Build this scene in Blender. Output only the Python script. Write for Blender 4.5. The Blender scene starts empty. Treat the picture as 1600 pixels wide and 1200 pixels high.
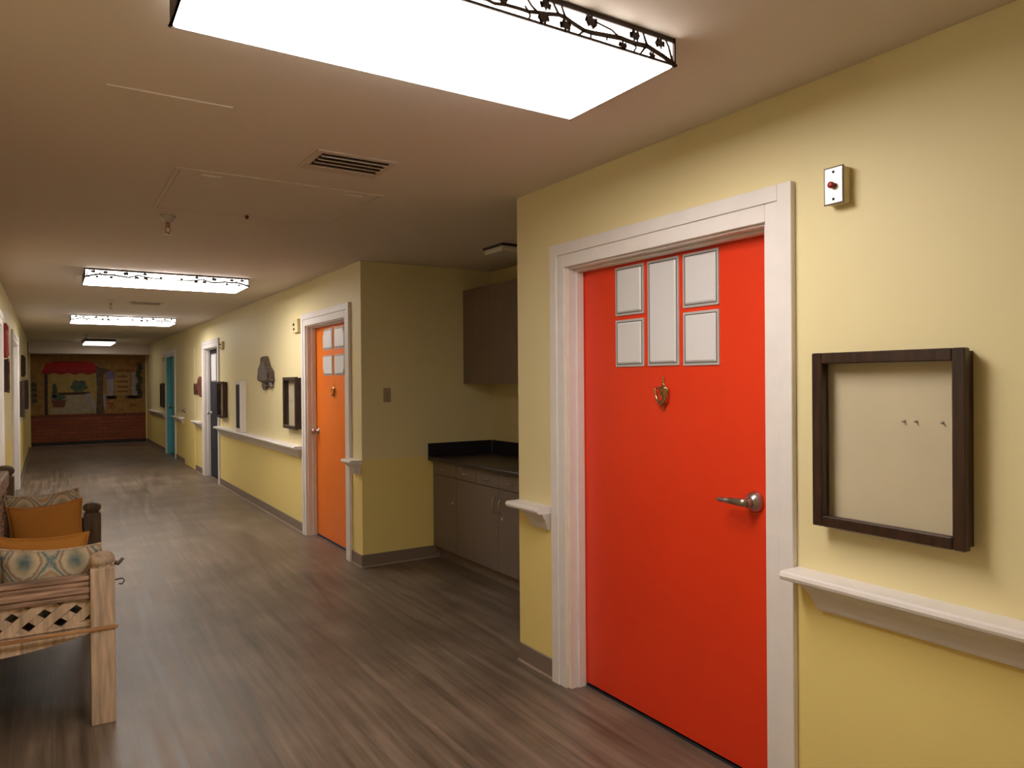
import bpy, bmesh, math, random
from mathutils import Vector, Matrix, Euler
random.seed(4)
C = bpy.context.scene.collection
S = bpy.context.scene
PI = math.pi
H = 2.44            # ceiling height
D = 2.098           # right wall plane
W = -0.37           # left wall plane
YA, YB = 3.235, 5.526      # alcove opening
YE = 20.5           # far wall
YN = -5.2           # wall behind the camera

# ------------------------------------------------------------------ materials
def nodes(name):
    m = bpy.data.materials.new(name); m.use_nodes = True
    nt = m.node_tree
    return m, nt, nt.nodes['Principled BSDF']
def mat(name, col, rough=.5, metal=0, var=0, scale=8, bump=0, bscale=60, stretch=None, spec=.5, coat=0):
    m, nt, b = nodes(name)
    b.inputs['Roughness'].default_value = rough
    b.inputs['Metallic'].default_value = metal
    b.inputs['Specular IOR Level'].default_value = spec
    b.inputs['Coat Weight'].default_value = coat
    b.inputs['Base Color'].default_value = (*col, 1)
    N, L = nt.nodes.new, nt.links.new
    if var or bump:
        tc = N('ShaderNodeTexCoord'); mp = N('ShaderNodeMapping')
        L(tc.outputs['Object'], mp.inputs[0])
        if stretch: mp.inputs['Scale'].default_value = stretch
    if var:
        n = N('ShaderNodeTexNoise'); n.inputs['Scale'].default_value = scale; n.inputs['Detail'].default_value = 6
        L(mp.outputs[0], n.inputs[0])
        r = N('ShaderNodeValToRGB')
        r.color_ramp.elements[0].position = .3; r.color_ramp.elements[1].position = .72
        r.color_ramp.elements[0].color = (*[c*(1-var) for c in col], 1)
        r.color_ramp.elements[1].color = (*[min(1, c*(1+var)) for c in col], 1)
        L(n.outputs[0], r.inputs[0]); L(r.outputs[0], b.inputs['Base Color'])
    if bump:
        n2 = N('ShaderNodeTexNoise'); n2.inputs['Scale'].default_value = bscale; n2.inputs['Detail'].default_value = 4
        L(mp.outputs[0], n2.inputs[0])
        bp = N('ShaderNodeBump'); bp.inputs['Strength'].default_value = bump; bp.inputs['Distance'].default_value = .004
        L(n2.outputs[0], bp.inputs['Height']); L(bp.outputs[0], b.inputs['Normal'])
    return m

def wall_paint():
    m, nt, b = nodes('two_tone_wall_paint'); N, L = nt.nodes.new, nt.links.new
    g = N('ShaderNodeNewGeometry'); s = N('ShaderNodeSeparateXYZ'); L(g.outputs['Position'], s.inputs[0])
    gt = N('ShaderNodeMath'); gt.operation = 'GREATER_THAN'; gt.inputs[1].default_value = .853; L(s.outputs[2], gt.inputs[0])
    mx = N('ShaderNodeMix'); mx.data_type = 'RGBA'; L(gt.outputs[0], mx.inputs['Factor'])
    mx.inputs[6].default_value = (.87, .705, .265, 1); mx.inputs[7].default_value = (.80, .70, .405, 1)
    L(mx.outputs[2], b.inputs['Base Color']); b.inputs['Roughness'].default_value = .55
    n = N('ShaderNodeTexNoise'); n.inputs['Scale'].default_value = 130; L(g.outputs['Position'], n.inputs[0])
    bp = N('ShaderNodeBump'); bp.inputs['Strength'].default_value = .06; bp.inputs['Distance'].default_value = .004
    L(n.outputs[0], bp.inputs['Height']); L(bp.outputs[0], b.inputs['Normal'])
    return m

def floor_mat():
    m, nt, b = nodes('vinyl_plank_floor'); N, L = nt.nodes.new, nt.links.new
    g = N('ShaderNodeNewGeometry')
    mp = N('ShaderNodeMapping'); mp.inputs['Rotation'].default_value = (0, 0, PI/2); L(g.outputs['Position'], mp.inputs[0])
    br = N('ShaderNodeTexBrick'); br.offset = .37; br.offset_frequency = 3
    br.inputs['Scale'].default_value = 1; br.inputs['Brick Width'].default_value = 1.2; br.inputs['Row Height'].default_value = .15
    br.inputs['Mortar Size'].default_value = .0012; br.inputs['Mortar Smooth'].default_value = .3; br.inputs['Bias'].default_value = -.1
    br.inputs['Color1'].default_value = (.185, .142, .108, 1); br.inputs['Color2'].default_value = (.215, .167, .130, 1)
    br.inputs['Mortar'].default_value = (.14, .105, .08, 1); L(mp.outputs[0], br.inputs[0])
    mp2 = N('ShaderNodeMapping'); mp2.inputs['Scale'].default_value = (17, .8, 1); L(g.outputs['Position'], mp2.inputs[0])
    n = N('ShaderNodeTexNoise'); n.inputs['Scale'].default_value = 1.3; n.inputs['Detail'].default_value = 8; n.inputs['Roughness'].default_value = .62
    L(mp2.outputs[0], n.inputs[0])
    r = N('ShaderNodeValToRGB'); r.color_ramp.elements[0].position = .32; r.color_ramp.elements[1].position = .70
    r.color_ramp.elements[0].color = (.42, .385, .35, 1); r.color_ramp.elements[1].color = (1.5, 1.48, 1.45, 1); L(n.outputs[0], r.inputs[0])
    mx = N('ShaderNodeMix'); mx.data_type = 'RGBA'; mx.blend_type = 'MULTIPLY'; mx.inputs['Factor'].default_value = .85
    L(br.outputs[0], mx.inputs[6]); L(r.outputs[0], mx.inputs[7])
    n3 = N('ShaderNodeTexNoise'); n3.inputs['Scale'].default_value = 2.2; n3.inputs['Detail'].default_value = 5; L(g.outputs['Position'], n3.inputs[0])
    r3 = N('ShaderNodeValToRGB'); r3.color_ramp.elements[0].position = .35; r3.color_ramp.elements[1].position = .7
    r3.color_ramp.elements[0].color = (.72, .70, .68, 1); r3.color_ramp.elements[1].color = (1.15, 1.15, 1.15, 1); L(n3.outputs[0], r3.inputs[0])
    mx2 = N('ShaderNodeMix'); mx2.data_type = 'RGBA'; mx2.blend_type = 'MULTIPLY'; mx2.inputs['Factor'].default_value = .8
    L(mx.outputs[2], mx2.inputs[6]); L(r3.outputs[0], mx2.inputs[7])
    L(mx2.outputs[2], b.inputs['Base Color'])
    rr = N('ShaderNodeMapRange'); rr.inputs[1].default_value = .3; rr.inputs[2].default_value = .7
    rr.inputs[3].default_value = .33; rr.inputs[4].default_value = .5; L(n.outputs[0], rr.inputs[0]); L(rr.outputs[0], b.inputs['Roughness'])
    b.inputs['Specular IOR Level'].default_value = .42
    bp = N('ShaderNodeBump'); bp.inputs['Strength'].default_value = .16; bp.inputs['Distance'].default_value = .003
    L(n.outputs[0], bp.inputs['Height']); L(bp.outputs[0], b.inputs['Normal'])
    return m

def glow(name, col, st):
    m = bpy.data.materials.new(name); m.use_nodes = True; nt = m.node_tree
    nt.nodes.remove(nt.nodes['Principled BSDF']); e = nt.nodes.new('ShaderNodeEmission')
    e.inputs[0].default_value = (*col, 1); e.inputs[1].default_value = st
    nt.links.new(e.outputs[0], nt.nodes['Material Output'].inputs[0]); return m

def glass_mat():
    m = bpy.data.materials.new('clear_glass'); m.use_nodes = True; nt = m.node_tree; N, L = nt.nodes.new, nt.links.new
    nt.nodes.remove(nt.nodes['Principled BSDF'])
    t = N('ShaderNodeBsdfTransparent'); g = N('ShaderNodeBsdfGlossy'); g.inputs['Roughness'].default_value = .06
    f = N('ShaderNodeFresnel'); f.inputs[0].default_value = 1.45; mx = N('ShaderNodeMixShader')
    t.inputs[0].default_value = (.96, .97, .96, 1)
    ge = N('ShaderNodeNewGeometry'); sb = N('ShaderNodeMath'); sb.operation = 'SUBTRACT'; sb.inputs[0].default_value = 1; L(ge.outputs['Backfacing'], sb.inputs[1])
    ml = N('ShaderNodeMath'); ml.operation = 'MULTIPLY'; L(f.outputs[0], ml.inputs[0]); L(sb.outputs[0], ml.inputs[1])
    L(ml.outputs[0], mx.inputs[0]); L(t.outputs[0], mx.inputs[1]); L(g.outputs[0], mx.inputs[2])
    L(mx.outputs[0], nt.nodes['Material Output'].inputs[0]); return m

def ogee_fabric():
    m, nt, b = nodes('ogee_print_fabric'); N, L = nt.nodes.new, nt.links.new
    tc = N('ShaderNodeTexCoord'); s = N('ShaderNodeSeparateXYZ'); L(tc.outputs['Object'], s.inputs[0])
    nz = N('ShaderNodeTexNoise'); nz.inputs['Scale'].default_value = 40; L(tc.outputs['Object'], nz.inputs[0])
    def mth(op, a, bb):
        k = N('ShaderNodeMath'); k.operation = op
        for i, v in enumerate((a, bb)):
            if v is None: continue
            if isinstance(v, (int, float)): k.inputs[i].default_value = v
            else: L(v, k.inputs[i])
        return k.outputs[0]
    u = mth('COSINE', mth('MULTIPLY', s.outputs[0], 33.0), None)
    v = mth('COSINE', mth('MULTIPLY', s.outputs[2], 27.0), None)
    f = mth('ADD', mth('MULTIPLY', mth('ADD', u, v), .25), .5)
    f = mth('ADD', f, mth('MULTIPLY', mth('SUBTRACT', nz.outputs[0], .5), .16))
    r = N('ShaderNodeValToRGB'); cr = r.color_ramp
    cols = [(0, (.10, .16, .17)), (.07, (.30, .30, .24)), (.16, (.52, .42, .26)), (.27, (.60, .55, .42)), (.36, (.34, .20, .11)), (.43, (.58, .50, .36)),
            (.50, (.13, .20, .21)), (.57, (.60, .54, .42)), (.66, (.48, .30, .15)), (.76, (.58, .52, .38)), (.86, (.17, .25, .26)), (.95, (.44, .38, .27))]
    cr.elements[0].position, cr.elements[1].position = cols[0][0], cols[-1][0]
    cr.elements[0].color = (*cols[0][1], 1); cr.elements[1].color = (*cols[-1][1], 1)
    for p, c in cols[1:-1]:
        e = cr.elements.new(p); e.color = (*c, 1)
    L(f, r.inputs[0]); L(r.outputs[0], b.inputs['Base Color'])
    b.inputs['Roughness'].default_value = .9
    return m

def brick_mat():
    m, nt, b = nodes('painted_brick'); N, L = nt.nodes.new, nt.links.new
    tc = N('ShaderNodeTexCoord'); s = N('ShaderNodeSeparateXYZ'); L(tc.outputs['Object'], s.inputs[0])
    cb = N('ShaderNodeCombineXYZ'); L(s.outputs[0], cb.inputs[0]); L(s.outputs[2], cb.inputs[1])
    br = N('ShaderNodeTexBrick'); br.inputs['Scale'].default_value = 1
    br.inputs['Brick Width'].default_value = .25; br.inputs['Row Height'].default_value = .085; br.inputs['Mortar Size'].default_value = .006
    br.inputs['Color1'].default_value = (.30, .075, .026, 1); br.inputs['Color2'].default_value = (.22, .05, .02, 1); br.inputs['Mortar'].default_value = (.12, .045, .025, 1)
    L(cb.outputs[0], br.inputs[0]); L(br.outputs[0], b.inputs['Base Color']); b.inputs['Roughness'].default_value = .7
    return m

M = {}
M['wall'] = wall_paint()
M['ceil'] = mat('ceiling_paint', (.74, .66, .60), .85, bump=.08, bscale=90)
M['ceilpanel'] = mat('ceiling_panel_paint', (.74, .66, .60), .8)
M['floor'] = floor_mat()
M['trim'] = mat('white_trim_paint', (.80, .757, .755), .42, var=.025, scale=14, bump=.03, bscale=40)
M['base'] = mat('taupe_vinyl_baseboard', (.22, .165, .13), .5)
M['caulk'] = mat('pale_floor_caulk', (.42, .33, .27), .6)
M['red'] = mat('red_door_paint', (.80, .045, .010), .36, var=.04, scale=3, bump=.02, bscale=25)
M['orange'] = mat('orange_door_paint', (.86, .19, .008), .36, var=.03, scale=3)
M['blue'] = mat('turquoise_door_paint', (.11, .48, .56), .45)
M['grey'] = mat('slate_door_paint', (.030, .031, .042), .6, spec=.12)
M['greyw'] = mat('pale_grey_door_paint', (.50, .52, .52), .45)
M['yell'] = mat('yellow_door_paint', (.76, .63, .28), .5)
M['pane'] = mat('frosted_pane', (.72, .72, .75), .28)
M['paneframe'] = mat('silver_pane_bevel', (.56, .55, .56), .3, .15)
M['panedark'] = mat('dark_pane_groove', (.10, .095, .10), .5)
M['steel'] = mat('brushed_nickel', (.50, .46, .42), .28, 1)
M['brass'] = mat('antique_brass', (.48, .33, .16), .25, 1, var=.25, scale=60)
M['plate'] = mat('stainless_plate', (.62, .60, .59), .42, .5)
M['cream'] = mat('cream_plastic', (.70, .60, .34), .5)
M['redknob'] = mat('red_button', (.35, .015, .02), .3)
M['dark'] = mat('dark_stained_wood', (.034, .0135, .009), .36, var=.6, scale=5, stretch=(9, 9, 1.2), bump=.06, bscale=30)
M['linen'] = mat('tan_display_backing', (.74, .62, .46), .85, var=.04, scale=5, bump=.05, bscale=300)
M['glass'] = glass_mat()
M['pin'] = mat('clear_push_pin', (.62, .57, .50), .3)
M['bronze'] = mat('dark_bronze', (.050, .032, .026), .5, .5)
M['pewter'] = mat('aged_pewter', (.125, .095, .075), .5, .3, var=.3, scale=14)
M['lamp'] = glow('lit_acrylic_lens', (1.0, .92, .835), 15.8)
M['lampside'] = glow('lit_acrylic_side', (1.0, .92, .835), 5.5)
M['lampdim'] = glow('dim_acrylic_lens', (1.0, .89, .76), 3.2)
M['lampoff'] = mat('unlit_acrylic_lens', (.72, .68, .62), .4)
M['laminate'] = mat('grey_brown_laminate', (.205, .158, .135), .5, var=.06, scale=3, stretch=(4, 4, .6))
M['lamedge'] = mat('dark_cabinet_reveal', (.03, .02, .018), .7)
M['counter'] = mat('black_countertop', (.020, .016, .026), .28, var=.2, scale=200)
M['vent'] = mat('painted_vent_metal', (.62, .53, .47), .5)
M['ventdark'] = mat('vent_duct_dark', (.02, .017, .015), .8)
M['switch'] = mat('beige_switch_plate', (.38, .29, .19), .5)
M['duct'] = mat('dark_gap', (.015, .015, .03), .9)
M['woodpale'] = mat('weathered_pale_wood', (.56, .43, .31), .7, var=.35, scale=3.2, stretch=(14, 14, 1.6), bump=.25, bscale=22)
M['woodrail'] = mat('worn_reddish_wood', (.36, .235, .17), .65, var=.65, scale=4, stretch=(1.5, 14, 16), bump=.25, bscale=22)
M['woodorange'] = mat('honey_wood_strip', (.44, .235, .10), .6, var=.3, scale=4, stretch=(1.5, 12, 12), bump=.12, bscale=22)
M['wooddark'] = mat('dark_carved_wood', (.12, .075, .045), .65, var=.45, scale=5, stretch=(12, 12, 1.5), bump=.25, bscale=22)
M['ogee'] = ogee_fabric()
M['mustard'] = mat('mustard_orange_fabric', (.52, .215, .035), .9, var=.10, scale=5, bump=.1, bscale=400)
M['iron'] = mat('black_iron', (.03, .028, .026), .5, .6)
M['brickpaint'] = brick_mat()
def flat(n, c, var=.18): M[n] = mat('mural_'+n, tuple(q*.74 for q in c), .75, var=var, scale=9)
flat('m_ochre', (.40, .21, .055), .3); flat('m_red', (.50, .012, .018)); flat('m_redlo', (.36, .01, .014)); flat('m_dark', (.055, .028, .022))
flat('m_gold', (.46, .32, .09)); flat('m_green', (.085, .12, .085), .5); flat('m_cloth', (.44, .36, .25)); flat('m_pot', (.20, .06, .04))
flat('m_trunk', (.13, .085, .05), .4); flat('m_lav', (.40, .34, .34)); flat('m_violet', (.22, .17, .42)); flat('m_vine', (.09, .085, .04), .5)
flat('m_sign', (.44, .27, .10)); flat('m_signline', (.27, .09, .035)); flat('m_flower', (.40, .09, .03)); flat('m_cap', (.22, .055, .03)); flat('m_leafbrown', (.17, .09, .03), .5)

# ------------------------------------------------------------------ mesh builder
class MB:
    def __init__(s): s.bm = bmesh.new()
    def box(s, x0, x1, y0, y1, z0, z1, bev=0, seg=2):
        b = bmesh.new(); bmesh.ops.create_cube(b, size=1)
        for v in b.verts: v.co = Vector(((x0+x1)/2+v.co.x*(x1-x0), (y0+y1)/2+v.co.y*(y1-y0), (z0+z1)/2+v.co.z*(z1-z0)))
        if bev: bmesh.ops.bevel(b, geom=list(b.edges), offset=bev, segments=seg, profile=.5, affect='EDGES')
        return s._in(b)
    def _in(s, b, mtx=None):
        if mtx is not None: b.transform(mtx)
        me = bpy.data.meshes.new('t'); b.to_mesh(me); b.free(); s.bm.from_mesh(me); bpy.data.meshes.remove(me); return s
    def prism(s, poly, axis, a, b, bev=0):
        # poly in the two other axes, in order (x,y,z minus axis)
        t = bmesh.new()
        def P(u, v, w): return {0: (w, u, v), 1: (u, w, v), 2: (u, v, w)}[axis]
        A = [t.verts.new(P(u, v, a)) for u, v in poly]; B = [t.verts.new(P(u, v, b)) for u, v in poly]
        n = len(poly); fa = t.faces.new(A); fb = t.faces.new(B[::-1])
        for i in range(n): t.faces.new((A[i], B[i], B[(i+1) % n], A[(i+1) % n]))
        bmesh.ops.recalc_face_normals(t, faces=t.faces)
        bmesh.ops.triangulate(t, faces=[f for f in t.faces if len(f.verts) > 4])
        return s._in(t)
    def tube(s, pts, r, seg=10, caps=True):
        t = bmesh.new(); pts = [Vector(p) for p in pts]; n = len(pts)
        rs = r if isinstance(r, (list, tuple)) else [r]*n
        rings = []; up = None
        for i, p in enumerate(pts):
            d = (pts[min(i+1, n-1)]-pts[max(i-1, 0)]).normalized()
            if up is None: up = Vector((0, 0, 1)) if abs(d.z) < .9 else Vector((1, 0, 0))
            a = d.cross(up)
            if a.length < 1e-4: a = d.cross(Vector((0, 1, 0)))
            a.normalize(); bb = a.cross(d).normalized(); up = bb
            rings.append([t.verts.new(p+(a*math.cos(k*2*PI/seg)+bb*math.sin(k*2*PI/seg))*rs[i]) for k in range(seg)])
        for i in range(n-1):
            for k in range(seg): t.faces.new((rings[i][k], rings[i][(k+1) % seg], rings[i+1][(k+1) % seg], rings[i+1][k]))
        if caps: t.faces.new(rings[0]); t.faces.new(rings[-1])
        for f in t.faces: f.smooth = len(f.verts) == 4
        bmesh.ops.recalc_face_normals(t, faces=t.faces)
        return s._in(t)
    def lathe(s, prof, o, axis=2, seg=24, sgn=1):
        # prof: (radius, height) along axis from o
        t = bmesh.new(); rings = []
        for r, h in prof:
            ring = []
            for k in range(seg):
                c, q = math.cos(k*2*PI/seg)*max(r, 1e-5), math.sin(k*2*PI/seg)*max(r, 1e-5)
                v = {2: (c, q, h*sgn), 0: (h*sgn, c, q), 1: (c, h*sgn, q)}[axis]
                ring.append(t.verts.new(Vector(o)+Vector(v)))
            rings.append(ring)
        for i in range(len(rings)-1):
            for k in range(seg): t.faces.new((rings[i][k], rings[i][(k+1) % seg], rings[i+1][(k+1) % seg], rings[i+1][k]))
        t.faces.new(rings[0]); t.faces.new(rings[-1])
        for f in t.faces: f.smooth = len(f.verts) == 4
        bmesh.ops.recalc_face_normals(t, faces=t.faces)
        return s._in(t)
    def ball(s, c, r, sc=(1, 1, 1)):
        t = bmesh.new(); bmesh.ops.create_uvsphere(t, u_segments=18, v_segments=12, radius=r)
        for v in t.verts: v.co = Vector(c)+Vector((v.co.x*sc[0], v.co.y*sc[1], v.co.z*sc[2]))
        for f in t.faces: f.smooth = True
        return s._in(t)
    def strip(s, pts, w, to3, th):
        # flat ribbon of varying width along a 2-D polyline; to3(u, v, depth)
        t = bmesh.new(); n = len(pts); ws = w if isinstance(w, (list, tuple)) else [w]*n
        top, bot = [], []
        for i, p in enumerate(pts):
            a = Vector(pts[max(i-1, 0)]); b = Vector(pts[min(i+1, n-1)]); d = (b-a).normalized(); nn = Vector((-d.y, d.x))*ws[i]/2
            p = Vector(p)
            top.append([t.verts.new(to3(*(p+nn), q)) for q in (0, th)]); bot.append([t.verts.new(to3(*(p-nn), q)) for q in (0, th)])
        for i in range(n-1):
            for (a, b, c, d) in ((top[i][0], top[i+1][0], bot[i+1][0], bot[i][0]), (top[i][1], bot[i][1], bot[i+1][1], top[i+1][1]),
                                 (top[i][0], top[i][1], top[i+1][1], top[i+1][0]), (bot[i][0], bot[i+1][0], bot[i+1][1], bot[i][1])):
                t.faces.new((a, b, c, d))
        t.faces.new((top[0][0], bot[0][0], bot[0][1], top[0][1])); t.faces.new((top[-1][0], top[-1][1], bot[-1][1], bot[-1][0]))
        bmesh.ops.recalc_face_normals(t, faces=t.faces)
        return s._in(t)
    def poly3(s, pts, to3, th):
        t = bmesh.new(); A = [t.verts.new(to3(u, v, 0)) for u, v in pts]; B = [t.verts.new(to3(u, v, th)) for u, v in pts]
        n = len(pts); t.faces.new(A); t.faces.new(B[::-1])
        for i in range(n): t.faces.new((A[i], B[i], B[(i+1) % n], A[(i+1) % n]))
        bmesh.ops.triangulate(t, faces=[f for f in t.faces if len(f.verts) > 4]); bmesh.ops.recalc_face_normals(t, faces=t.faces)
        return s._in(t)

def obj(name, mb, m, parent=None, loc=None):
    """link ONE mesh object; a top-level one gets its origin at its base"""
    bm = mb.bm
    if parent is not None and not loc: o3 = Vector((0, 0, 0)) if parent.get('_local') else world_origin(parent)
    else:
        xs = [v.co for v in bm.verts]
        o3 = Vector(((min(v.x for v in xs)+max(v.x for v in xs))/2, (min(v.y for v in xs)+max(v.y for v in xs))/2, min(v.z for v in xs)))
    bm.transform(Matrix.Translation(-o3))
    me = bpy.data.meshes.new(name); bm.to_mesh(me); bm.free()
    me.materials.append(m)
    o = bpy.data.objects.new(name, me); C.objects.link(o)
    if parent is not None:
        o.parent = parent
        if parent.get('_local'): o['_local'] = 1
    else: o.location = o3
    return o
def world_origin(o):
    v = Vector((0, 0, 0))
    while o is not None: v += o.location; o = o.parent
    return v
def tag(o, label, cat, group=None, kind=None):
    o['label'] = label; o['category'] = cat
    if group: o['group'] = group
    if kind: o['kind'] = kind
    return o
def thing(name, loc, label, cat, group=None, kind=None):
    o = bpy.data.objects.new(name, None); o.empty_display_size = .05; C.objects.link(o); o.location = loc
    return tag(o, label, cat, group, kind)
def struct(name, mb, m, label, cat):
    return tag(obj(name, mb, m), label, cat, None, 'structure')
def box(*a, **k): return MB().box(*a, **k)
def dup(root, loc, label, rotz=None):
    r = root.copy(); C.objects.link(r); r.location = loc
    if rotz is not None: r.rotation_euler = (0, 0, rotz)
    r['label'] = label
    def rec(a, b):
        for ch in a.children:
            c = ch.copy(); C.objects.link(c); c.parent = b; rec(ch, c)
    rec(root, r); return r

# ------------------------------------------------------------------ setting
struct('floor', box(-1.6, 3.5, YN-.1, YE+.1, -.1, 0), M['floor'], 'grey brown wood-look vinyl plank floor of the corridor', 'floor')
struct('ceiling', box(-1.6, 3.5, YN-.1, YE+.1, H, H+.1), M['ceil'], 'painted drywall ceiling of the corridor', 'ceiling')

# doors on the right wall: (casing y0, y1); clear opening is .113 inside, 2.02 high
CW, OH, CH = .113, 2.02, 2.132
doorsR = {'red': (1.535, 2.912), 'orange': (5.752, 7.078), 'grey': (11.18, 12.53), 'yellow': (13.29, 14.43), 'blue': (15.50, 16.93)}
WT = .15
def wall_with_openings(x0, x1, ya, yb, ops):
    mb = MB(); y = ya
    for a, b in sorted(ops):
        mb.box(x0, x1, y, a, 0, H); mb.box(x0, x1, a, b, OH, H); y = b
    mb.box(x0, x1, y, yb, 0, H)
    bmesh.ops.remove_doubles(mb.bm, verts=mb.bm.verts, dist=1e-5)
    return mb
op = {k: (a+CW, b-CW) for k, (a, b) in doorsR.items()}
struct('wall_right', wall_with_openings(D, D+WT, YN, YA, [op['red']]), M['wall'], 'two-tone yellow corridor wall around the red door', 'wall')
struct('wall_right_far', wall_with_openings(D, D+WT, YB, YE, [op[k] for k in ('orange', 'grey', 'blue')]), M['wall'], 'two-tone yellow corridor wall beyond the alcove', 'wall')
struct('wall_alcove_side', box(D+WT, 3.45, YB, YB+WT, 0, H), M['wall'], 'alcove side wall with the beige switch plate', 'wall')
struct('wall_alcove_back', box(3.31, 3.45, YA, YB, 0, H), M['wall'], 'alcove back wall behind the kitchen cabinets', 'wall')
struct('wall_alcove_near', box(D+WT, 3.45, YA-WT, YA, 0, H), M['wall'], 'alcove side wall nearest the red door', 'wall')
doorsL = {'near': (6.85, 8.22), 'pale': (10.45, 12.45)}
opL = {k: (a+CW, b-CW) for k, (a, b) in doorsL.items()}
struct('wall_left', wall_with_openings(W-WT, W, YN, 18.3, list(opL.values())), M['wall'], 'two-tone yellow corridor wall on the left', 'wall')
struct('wall_far', box(-1.6, D+WT, YE, YE+.1, 0, H), M['wall'], 'far end wall of the corridor behind the mural', 'wall')
struct('wall_back', box(-1.6, D+WT, YN-.1, YN, 0, H), M['wall'], 'wall closing the corridor on the near side', 'wall')
struct('wall_recess', MB().box(-1.6, -1.5, 18.15, YE, 0, H).box(-1.5, W-WT, 18.15, 18.3, 0, H), M['wall'], 'dim side recess at the left of the far end', 'wall')
struct('trim_header', box(W, D, 19.75, YE, 2.185, H), M['ceil'], 'dropped header beam across the far end of the ceiling', 'beam')

def casing(idx, y0, y1, side, what, m=None, jm=None):
    """flat two-step door casing with jamb; side +1 right wall, -1 left wall"""
    m = m or M['trim']
    X = D if side > 0 else W
    s = -side
    def bx(mb, d0, d1, ya, yb, za, zb, bev=.002):
        a, b = X+s*d0, X+s*d1
        mb.box(min(a, b), max(a, b), ya, yb, za, zb, bev, 1)
    mb = MB()
    o = .055
    for (ya, yb) in ((y0, y0+o), (y1-o, y1)): bx(mb, 0, .024, ya, yb, 0, CH)
    for (ya, yb) in ((y0+o, y0+CW-.004), (y1-CW+.004, y1-o)): bx(mb, 0, .018, ya, yb, 0, CH-o)
    bx(mb, 0, .024, y0+o, y1-o, CH-o, CH); bx(mb, 0, .018, y0+CW-.004, y1-CW+.004, OH-.004, CH-o)
    t = obj(f'trim_{idx}', mb, m); tag(t, f'{what}', 'door casing', None, 'structure')
    j = MB(); f = .012
    ja, jb = y0+CW, y1-CW
    for (ya, yb) in ((ja, ja+f), (jb-f, jb)): bx(j, -WT, 0, ya, yb, 0, OH-f, 0)
    bx(j, -WT, 0, ja, jb, OH-f, OH, 0)
    # door stop
    for (ya, yb) in ((ja+f, ja+f+.012), (jb-f-.012, jb-f)): bx(j, -.082, -.040, ya, yb, 0, OH-f-.012, .002)
    bx(j, -.082, -.040, ja+f, jb-f, OH-f-.012, OH-f, .002)
    obj('jamb', j, jm or m, t)
    return ja+f, jb-f

def door_slab(idx, y0, y1, side, m, label, zb=.018):
    X = D if side > 0 else W
    a, b = X+side*.086, X+side*.130
    g = .003
    o = obj(f'door_{idx}', box(min(a, b), max(a, b), y0+g, y1-g, zb, OH-.016, .0015, 1), m)
    tag(o, label, 'door', None, 'structure')
    th = X+side*.09, X+side*.14
    obj('threshold', box(min(a, b), max(a, b)+.01, y0+g, y1-g, .0005, .006), M['duct'], o)  # bluish near-black strip paints the dim gap under the door
    a2, b2 = X+side*.141, X+side*.149
    obj('backing', box(min(a2, b2), max(a2, b2), y0+.0, y1-.0, .001, OH-.013), M['duct'], o)
    return o, a      # a = visible face

def pane(o, xf, poly, inset=.009):
    """framed door light: silver bevel, dark groove and pale panel, poly in (y, z)"""
    cy = sum(p[0] for p in poly)/len(poly); cz = sum(p[1] for p in poly)/len(poly)
    def ins(d):
        ys = [p[0] for p in poly]; zs = [p[1] for p in poly]
        fy = 1-2*d/(max(ys)-min(ys)); fz = 1-2*d/(max(zs)-min(zs))
        my, mz = (max(ys)+min(ys))/2, (max(zs)+min(zs))/2
        return [(my+(a-my)*fy, mz+(b-mz)*fz) for a, b in poly]
    f = obj('window_pane', MB().prism(poly, 0, xf-.006, xf+.002), M['paneframe'], o)
    obj('groove', MB().prism(ins(inset), 0, xf-.0068, xf-.002), M['panedark'], f)
    # pale pillowed panel, chamfered up from the groove
    t = bmesh.new(); A = ins(inset+.003); B = ins(inset+.011); n = len(poly)
    va = [t.verts.new((xf-.006, a, b)) for a, b in A]; vb = [t.verts.new((xf-.0115, a, b)) for a, b in B]
    vc = [t.verts.new((xf-.002, a, b)) for a, b in A]
    t.faces.new(vb); t.faces.new(vc[::-1])
    for i in range(n):
        k = (i+1) % n
        t.faces.new((va[i], va[k], vb[k], vb[i])); t.faces.new((vc[i], vc[k], va[k], va[i]))
    bmesh.ops.recalc_face_normals(t, faces=t.faces)
    mb = MB(); mb._in(t); obj('glass', mb, M['pane'], f)

def rect(a, b, z0, z1): return [(a, z0), (b, z0), (b, z1), (a, z1)]

def knocker(o, xf, y, z):
    """brass urn door knocker, centred at y, z (overall .15 tall)"""
    k = MB()
    prof = [(.0001, -.073), (.004, -.070), (.005, -.064), (.003, -.058), (.004, -.050), (.009, -.042), (.010, -.034), (.006, -.026), (.016, -.012),
            (.021, .010), (.023, .022), (.019, .030), (.008, .036), (.004, .046), (.006, .054), (.003, .060), (.005, .068), (.0001, .075)]
    b = bmesh.new(); t = MB().lathe(prof, (0, 0, 0), 2, 20)
    for v in t.bm.verts: v.co.x *= .42
    t.bm.transform(Matrix.Translation((xf-.0075, y, z)))
    p = obj('knocker', t, M['brass'], o)
    pts = []
    for i in range(21):
        a = -PI*.52+PI*1.04*(i/20)
        u = math.sin(a); pts.append((xf-.020, y+u*.036*(1 if abs(u) < .99 else 1), z+.024-.062*math.cos(a)**.9 if math.cos(a) > 0 else z+.024))
    r = MB().tube(pts, [.0042+.0042*math.sin(PI*i/20)**4 for i in range(21)], 10)
    r.ball((xf-.021, y, z-.040), .0085, (1, 1.2, .9))
    r.tube([(xf-.020, y-.037, z+.024), (xf-.020, y+.037, z+.024)], .0036, 8)
    obj('knocker_ring', r, M['brass'], p)

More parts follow.
